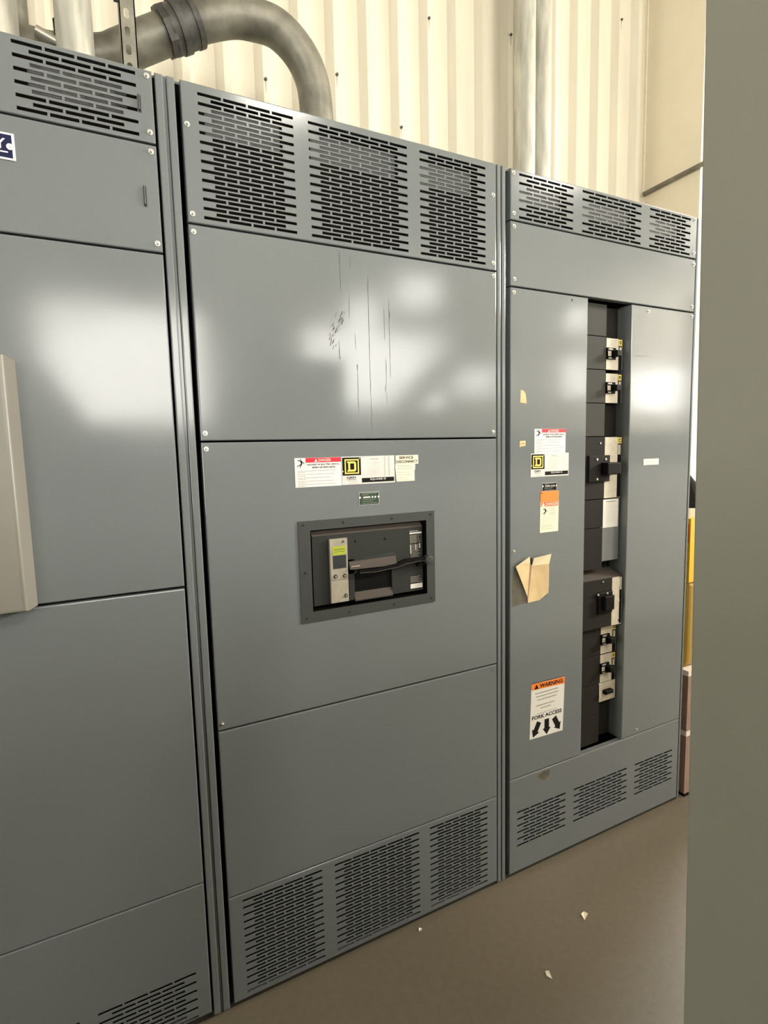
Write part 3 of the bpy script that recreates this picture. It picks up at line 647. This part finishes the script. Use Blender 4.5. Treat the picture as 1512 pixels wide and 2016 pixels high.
# slotted strut channel
m = MB(); x0, x1, ys = -.0925, -.0540, .30
zs = [2.475, 2.545, 2.615, 2.685, 2.755]
m.box(x0, x0+.003, ys, ys+.041, H+.0012, 5.98, GALVD); m.box(x1-.003, x1, ys, ys+.041, H+.0012, 5.98, GALVD)
slots = []
z = 2.4995
while z < 4.0: slots.append(z); z += .0435
prev = H+.0012; sx0, sx1 = x0+.0105, x1-.015
for z in slots:
    m.rect(x0, x1, prev, z-.0125, ys, GALVD); m.rect(x0, sx0, z-.0125, z+.0125, ys, GALVD); m.rect(sx1, x1, z-.0125, z+.0125, ys, GALVD)
    for s_ in (-1, 1):   # rounded slot ends
        for k in range(6):
            a0, a1 = k*PI/6, (k+1)*PI/6; cx, rr = (sx0+sx1)/2, (sx1-sx0)/2; zc = z+s_*(.0125-rr); ze = z+s_*.0125
            P0 = (cx+rr*math.cos(a0), zc+s_*rr*math.sin(a0)); P1 = (cx+rr*math.cos(a1), zc+s_*rr*math.sin(a1))
            m.face([(P0[0], ys, P0[1]), (P1[0], ys, P1[1]), (P1[0], ys, ze), (P0[0], ys, ze)], GALVD)
    m.face([(sx0, ys, z-.0125), (sx0, ys+.003, z-.0125), (sx0, ys+.003, z+.0125), (sx0, ys, z+.0125)], GALVD)
    m.face([(sx1, ys, z-.0125), (sx1, ys+.003, z-.0125), (sx1, ys+.003, z+.0125), (sx1, ys, z+.0125)], GALVD)
    prev = z+.0125
m.rect(x0, x1, prev, 5.98, ys, GALVD)
st = m.build('strut_channel', base=(-.073, .32, H+.0012)); tag(st, 'upright galvanised strut channel with oval slots rising from left cabinet', 'strut')
mm = MB(); mm.cyl((-.0930, .31, 2.662), (-.103, .31, 2.662), .006, .006, COUPL, 6); mm.build('bolt', st)
# clamp on the pipe between the left conduits
m = MB(); m.cyl((-.292, .535, 2.672), (-.240, .535, 2.655), .015, .015, ZINC, 16); m.cyl((-.255, .535, 2.66), (-.255, .535, H+.0012), .0085, .0085, COUPL, 10); m.cyl((-.240, .53, 2.712), (-.236, .53, 2.62), .009, .009, BLACK, 10)
o = m.build('pipe_clamp', base=(-.255, .535, H+.0012), smooth=True); tag(o, 'small shiny clamp on a rod between two upright conduits', 'clamp')

# ------------------------------------------------------------------ setting
YB = 1.0; XS = 2.785
m = MB(); prof = []; pitch = .1569; x = -2.5*0-.6305-pitch*14   # rib phase: dark slope centred at .154 + k*pitch
k0 = -26
prof.append((-4.2, YB))
for k in range(k0, 17):
    c = .154+pitch*k
    if c > XS-.10: break
    for dx, dy in ((-.015, 0), (.012, -.034), (.040, -.034), (.058, 0)): prof.append((c+dx, YB+dy))
prof.append((XS, YB))
for (xa, ya), (xb, yb2) in zip(prof, prof[1:]):
    m.face([(xa, ya, 0), (xb, yb2, 0), (xb, yb2, 6), (xa, ya, 6)], CREAM)
WB = struct(m.build('wall_back'))
for x, z in ((.4885, 2.993), (.803, 3.094), (1.7515, 3.529), (2.534, 3.836), (1.115, 2.954), (1.272, 3.458)):
    m = MB(); m.cyl((x, .966, z), (x, .959, z), .007, .006, COUPL, 6); m.face([(x-.004, .9655, z-.006), (x-.001, .9655, z-.05), (x+.001, .9655, z-.05), (x+.004, .9655, z-.006)], RUST); m.build('fastener', WB)
mm = MB(); mm.box(XS, XS+.12, .640, YB+.1, 0, 6, BOARD); struct(mm.build('wall_right'))
mm = MB(); mm.box(XS-.010, XS, YB-.012, YB, H-.3, 6, BOARD); struct(mm.build('trim_1'))
m = MB(); m.box(-8, 16, -8, 1.1, -.1, 0, FLOORM); struct(m.build('floor'))
m = MB(); m.box(-8, 16, -8, 1.1, 6.0, 6.1, CEIL); struct(m.build('ceiling'))
m = MB(); m.box(-8.1, -8, -8, -1.6, 0, 6, HALL); m.box(-8.1, -8, 0, 1.1, 0, 6, HALL); m.box(-8.1, -8, -1.6, 0, 0, .6, HALL); m.box(-8.1, -8, -1.6, 0, 3.0, 6, HALL); struct(m.build('wall_left'))  # opening at the aisle end added to light the enclosure door
m = MB(); m.box(-8, -4.2, 1.0, 1.1, 0, 6, HALL); m.box(XS+.12, 5.2, .64, .74, 3.7, 6, HALL); m.box(5.2, 16, .64, .74, 0, 6, HALL); m.box(16, 16.1, -8, 1.1, 0, 6, HALL); struct(m.build('wall_side'))
# front wall with daylight windows
YF = -7.0
WIN = [(-.8, 1.25, 1.96, 3.5), (2.75, 5.4, 2.22, 3.45), (5.6, 6.6, 2.5, 2.95), (4.4, 5.3, 3.9, 4.45), (3.5, 4.1, 3.3, 4.0), (8.2, 9.0, 2.5, 3.3), (8.3, 9.0, 3.8, 4.3), (10.0, 12.4, 2.25, 3.2), (-6.5, -3.2, 2.3, 4.2)]
xsv = sorted({-8, 16}|{a for w in WIN for a in w[:2]}); zsv = sorted({0, 6}|{a for w in WIN for a in w[2:]})
m = MB()
for xa, xb in zip(xsv, xsv[1:]):
    for za, zb in zip(zsv, zsv[1:]):
        cx, cz = (xa+xb)/2, (za+zb)/2
        if not any(w[0] < cx < w[1] and w[2] < cz < w[3] for w in WIN): m.box(xa, xb, YF-.15, YF, za, zb, HALL)
struct(m.build('wall_front'))
m = MB(); m.poly([(3.9, 2.0), (4.35, 2.0), (6.0, 3.15), (5.55, 3.55)], -6.9, HALL, .1); m.poly([(-.9, 1.9), (-.25, 1.9), (-.9, 2.95)], -6.9, HALL, .1); struct(m.build('reflection_mask'))  # added slanted masks that shape the window reflections on the panels
# unseen blocker added behind the viewer to shade lower panels and darken their reflections
m = MB(); m.box(-4, .43, -1.90, -1.75, 1.33, 1.60, BLOCKM); m.box(-4, .43, -1.90, -1.77, 0, 1.33, HALL); m.box(4.6, 12, -1.95, -1.91, 0, 2.85, HALL); m.box(1.14, 12, -1.90, -1.75, 1.33, 1.60, BLOCKM); m.box(1.14, 12, -1.90, -1.77, 0, 1.33, HALL); struct(m.build('light_blocker'))

# side conduit on the stub wall
m = MB(); m.cyl((XS-.014, YB-.02, 2.968), (XS-.014, .30, 2.985), .0125, .0125, GALVD, 16); o = m.build('thin_conduit', base=(XS-.014, .64, 2.975), smooth=True)
tag(o, 'thin conduit running level along the smooth cream wall at right', 'conduit')

# ------------------------------------------------------------------ close enclosure on the right edge
en = thing('steel_enclosure', 'plain olive grey steel enclosure whose open door fills the right edge close to viewer', 'electrical cabinet', (.785, -2.0, 0))
ex = .45; EH = 2.035
m = MB(); m.box(ex, 1.12, -2.30, -1.700, 0, .003, OLIVE); m.box(ex, ex+.003, -2.30, -1.700, 0, EH, OLIVE); m.box(1.117, 1.12, -2.30, -1.700, 0, EH, OLIVE); m.box(ex, 1.12, -2.30, -2.297, 0, EH, OLIVE); m.box(ex, 1.12, -2.30, -1.700, EH-.003, EH, OLIVE)
m.box(ex+.003, 1.117, -1.75, -1.74, .003, EH-.003, OLIVE)
m.build('enclosure_body', en)
# swung open a quarter turn and sagging a little on its hinges
m = MB(); ye = lambda z: -.9295-(2.004-z)*.0168
y1 = -1.697
for (xa, xb) in ((ex, ex+.024),):
    A = [(xa, y1, .02), (xa, ye(.02), .02), (xa, ye(EH), EH), (xa, y1, EH)]; B = [(xb, y, z) for x, y, z in A]
    r = .003
    A2 = [(xa, y1, .02), (xa, ye(.02)-r, .02), (xa, ye(EH)-r, EH), (xa, y1, EH)]
    m.face(A2[::-1], OLIVE); m.face(B, OLIVE)
    m.face([A2[1], (xa+r, ye(.02), .02), (xa+r, ye(EH), EH), A2[2]][::-1], OLIVE)
    m.face([(xa+r, ye(.02), .02), B[1], B[2], (xa+r, ye(EH), EH)][::-1], OLIVE)
    m.face([A2[3], A2[2], (xa+r, ye(EH), EH), B[2], B[3]], OLIVE); m.face([A2[0], B[0], B[1], (xa+r, ye(.02), .02), A2[1]], OLIVE); m.face([A2[0], A2[3], B[3], B[0]], OLIVE)
m.build('door', en)
for z in (.30, 1.0, 1.75): MB().cyl((ex-.004, -1.699, z-.05), (ex-.004, -1.699, z+.05), .007, .007, ZINC, 12).build('hinge', en)

# ------------------------------------------------------------------ seen through the gap beside the right cabinet
t = thing('cardboard_carton', 'lower pinkish brown carton on the floor right of the switchboard', 'box', (2.08, .25, 0), 'cartons beside the switchboard')
m = MB(); m.box(1.885, 2.28, .005, .50, .012, .285, CARD); m.build('carton_body', t); MB().box(1.884, 2.281, .004, .501, .268, .290, CARDW).build('packing_tape', t)
MB().box(1.885, 2.28, .003, .50, 0, .012, BLACK).build('skid', t)
t = thing('cardboard_carton', 'upper pinkish brown carton resting on another beside the switchboard', 'box', (2.08, .25, .290), 'cartons beside the switchboard')
m = MB(); m.box(1.885, 2.28, .005, .50, .290, .540, CARD); m.build('carton_body', t); MB().box(1.884, 2.281, .004, .501, .530, .552, CARDW).build('packing_tape', t)
t = thing('yellow_canister', 'yellow canister with red mark standing on cartons right of switchboard', 'canister', (2.03, .15, .552))
m = MB(); m.pan(1.90, 2.16, .556, .92, .03, .24, YPL_SHADE, .02); m.box(1.90, 2.16, .05, .27, .552, .92, YPL_SHADE); m.build('lower_body', t)  # lower half painted in the shaded yellow
m = MB(); m.box(1.897, 2.163, .027, .273, .92, 1.185, YPL); m.build('upper_body', t)
m = MB(); m.box(1.8955, 1.8975, .034, .060, 1.085, 1.165, RED); m.build('red_mark', t)
m = MB(); m.cyl((2.03, .15, 1.185), (2.03, .15, 1.222), .135, .12, CREAML, 24); m.build('cap', t)
m = MB(); m.cyl((2.03, .15, 1.222), (2.03, .15, 1.36), .12, .015, INK, 20); m.build('nozzle', t)
m = MB(); m.box(6, 14, 6.0, 6.2, 0, 2.05, PINKW); o = m.build('boundary_wall', base=(10, 6.1, 0)); tag(o, 'pale pinkish wall outdoors glimpsed beyond the right cabinet', 'wall')
m = MB(); m.box(-10, 30, 1.1, 30, -.12, -.02, PINKW); struct(m.build('floor_yard'))

# paper scraps on the floor
for i, (x, y, s, an, lab) in enumerate(((1.0514, -.2281, .016, .5, 'largest white paper scrap on the floor in front of the right cabinet'),
                                       (.8086, -.3248, .013, 1.3, 'small white scrap on the floor nearest the viewer'),
                                       (.5660, -.0225, .007, .2, 'tiny white scrap at the foot of the middle cabinet'))):
    m = MB(); c, sn = math.cos(an), math.sin(an)
    P = [(-s, -s*.35, .001), (s*.8, -s*.5, .003), (s, s*.3, .001), (-.2*s, s*.55, .006)]
    q = [(x+a*c-b*sn, y+a*sn+b*c, z) for a, b, z in P]
    m.face(q, PAPER); m.face([(a, b, 0.0004) for a, b, z in q][::-1], PAPER)
    for k in range(4): j = (k+1) % 4; m.face([q[k], (q[k][0], q[k][1], .0004), (q[j][0], q[j][1], .0004), q[j]], PAPER)
    tag(m.build('paper_scrap', base=(x, y, 0)), lab, 'litter', 'scraps on the floor')

# ------------------------------------------------------------------ camera
R = Matrix(((0.8889276582259311, -0.45743770988230087, -0.023629642793428777), (-0.07104583414936001, -0.08673080999563745, -0.9936952531070676), (0.45250426284282746, 0.8850019820176007, -0.10959645949542665)))
cam = bpy.data.cameras.new('camera'); co = bpy.data.objects.new('camera', cam); C.objects.link(co)
M = Matrix((R[0], -R[1], -R[2])).transposed().to_4x4(); M.translation = Vector((-.2215, -1.3838, 1.4874)); co.matrix_world = M
cam.sensor_fit = 'VERTICAL'; cam.sensor_height = 36; cam.lens = 36*1087.95/2016; cam.clip_start = .02
bpy.context.scene.camera = co

# ------------------------------------------------------------------ light
w = bpy.data.worlds.new('world'); bpy.context.scene.world = w; w.use_nodes = True
bg = w.node_tree.nodes['Background']; bg.inputs['Color'].default_value = (1.0, .97, .90, 1); bg.inputs['Strength'].default_value = 13.0
def portal(name, loc, rot, sx, sy):
    l = bpy.data.lights.new(name, 'AREA'); l.shape = 'RECTANGLE'; l.size = sx; l.size_y = sy; l.cycles.is_portal = True
    o = bpy.data.objects.new(name, l); C.objects.link(o); o.location = loc; o.rotation_euler = rot
for a in WIN: portal('window_daylight', ((a[0]+a[1])/2, YF-.05, (a[2]+a[3])/2), (PI/2, 0, 0), a[1]-a[0], a[3]-a[2])
portal('aisle_fill', (-8.05, -.8, 1.8), (PI/2, 0, -PI/2), 1.6, 2.4)  # fill light through the added aisle-end opening
portal('door_daylight', (4.05, .70, 1.85), (-PI/2, 0, 0), 2.3, 3.7)
def lamp(name, loc, size, power, col=(1, .95, .85)):
    l = bpy.data.lights.new(name, 'AREA'); l.shape = 'SQUARE'; l.size = size; l.energy = power; l.color = col
    o = bpy.data.objects.new(name, l); C.objects.link(o); o.location = loc
for x in (2.0, 6.5, 11.0): lamp('fill_lamp', (x, -5.3, 5.8), .8, 130)  # unseen ceiling lamps added to brighten wall and panels
for x, y in ((11.5, -4.0), (13.5, -4.6), (12.5, -3.4)): lamp('fill_lamp', (x, y, 5.5), 1.2, 1500)  # added fill from far right, kept out of the panels' mirror view
sc = bpy.context.scene
sc.view_settings.view_transform = 'Standard'; sc.view_settings.look = 'None'; sc.view_settings.gamma = 1; sc.view_settings.exposure = 0.42
try: sc.view_settings.use_curve_mapping = False
except Exception: pass
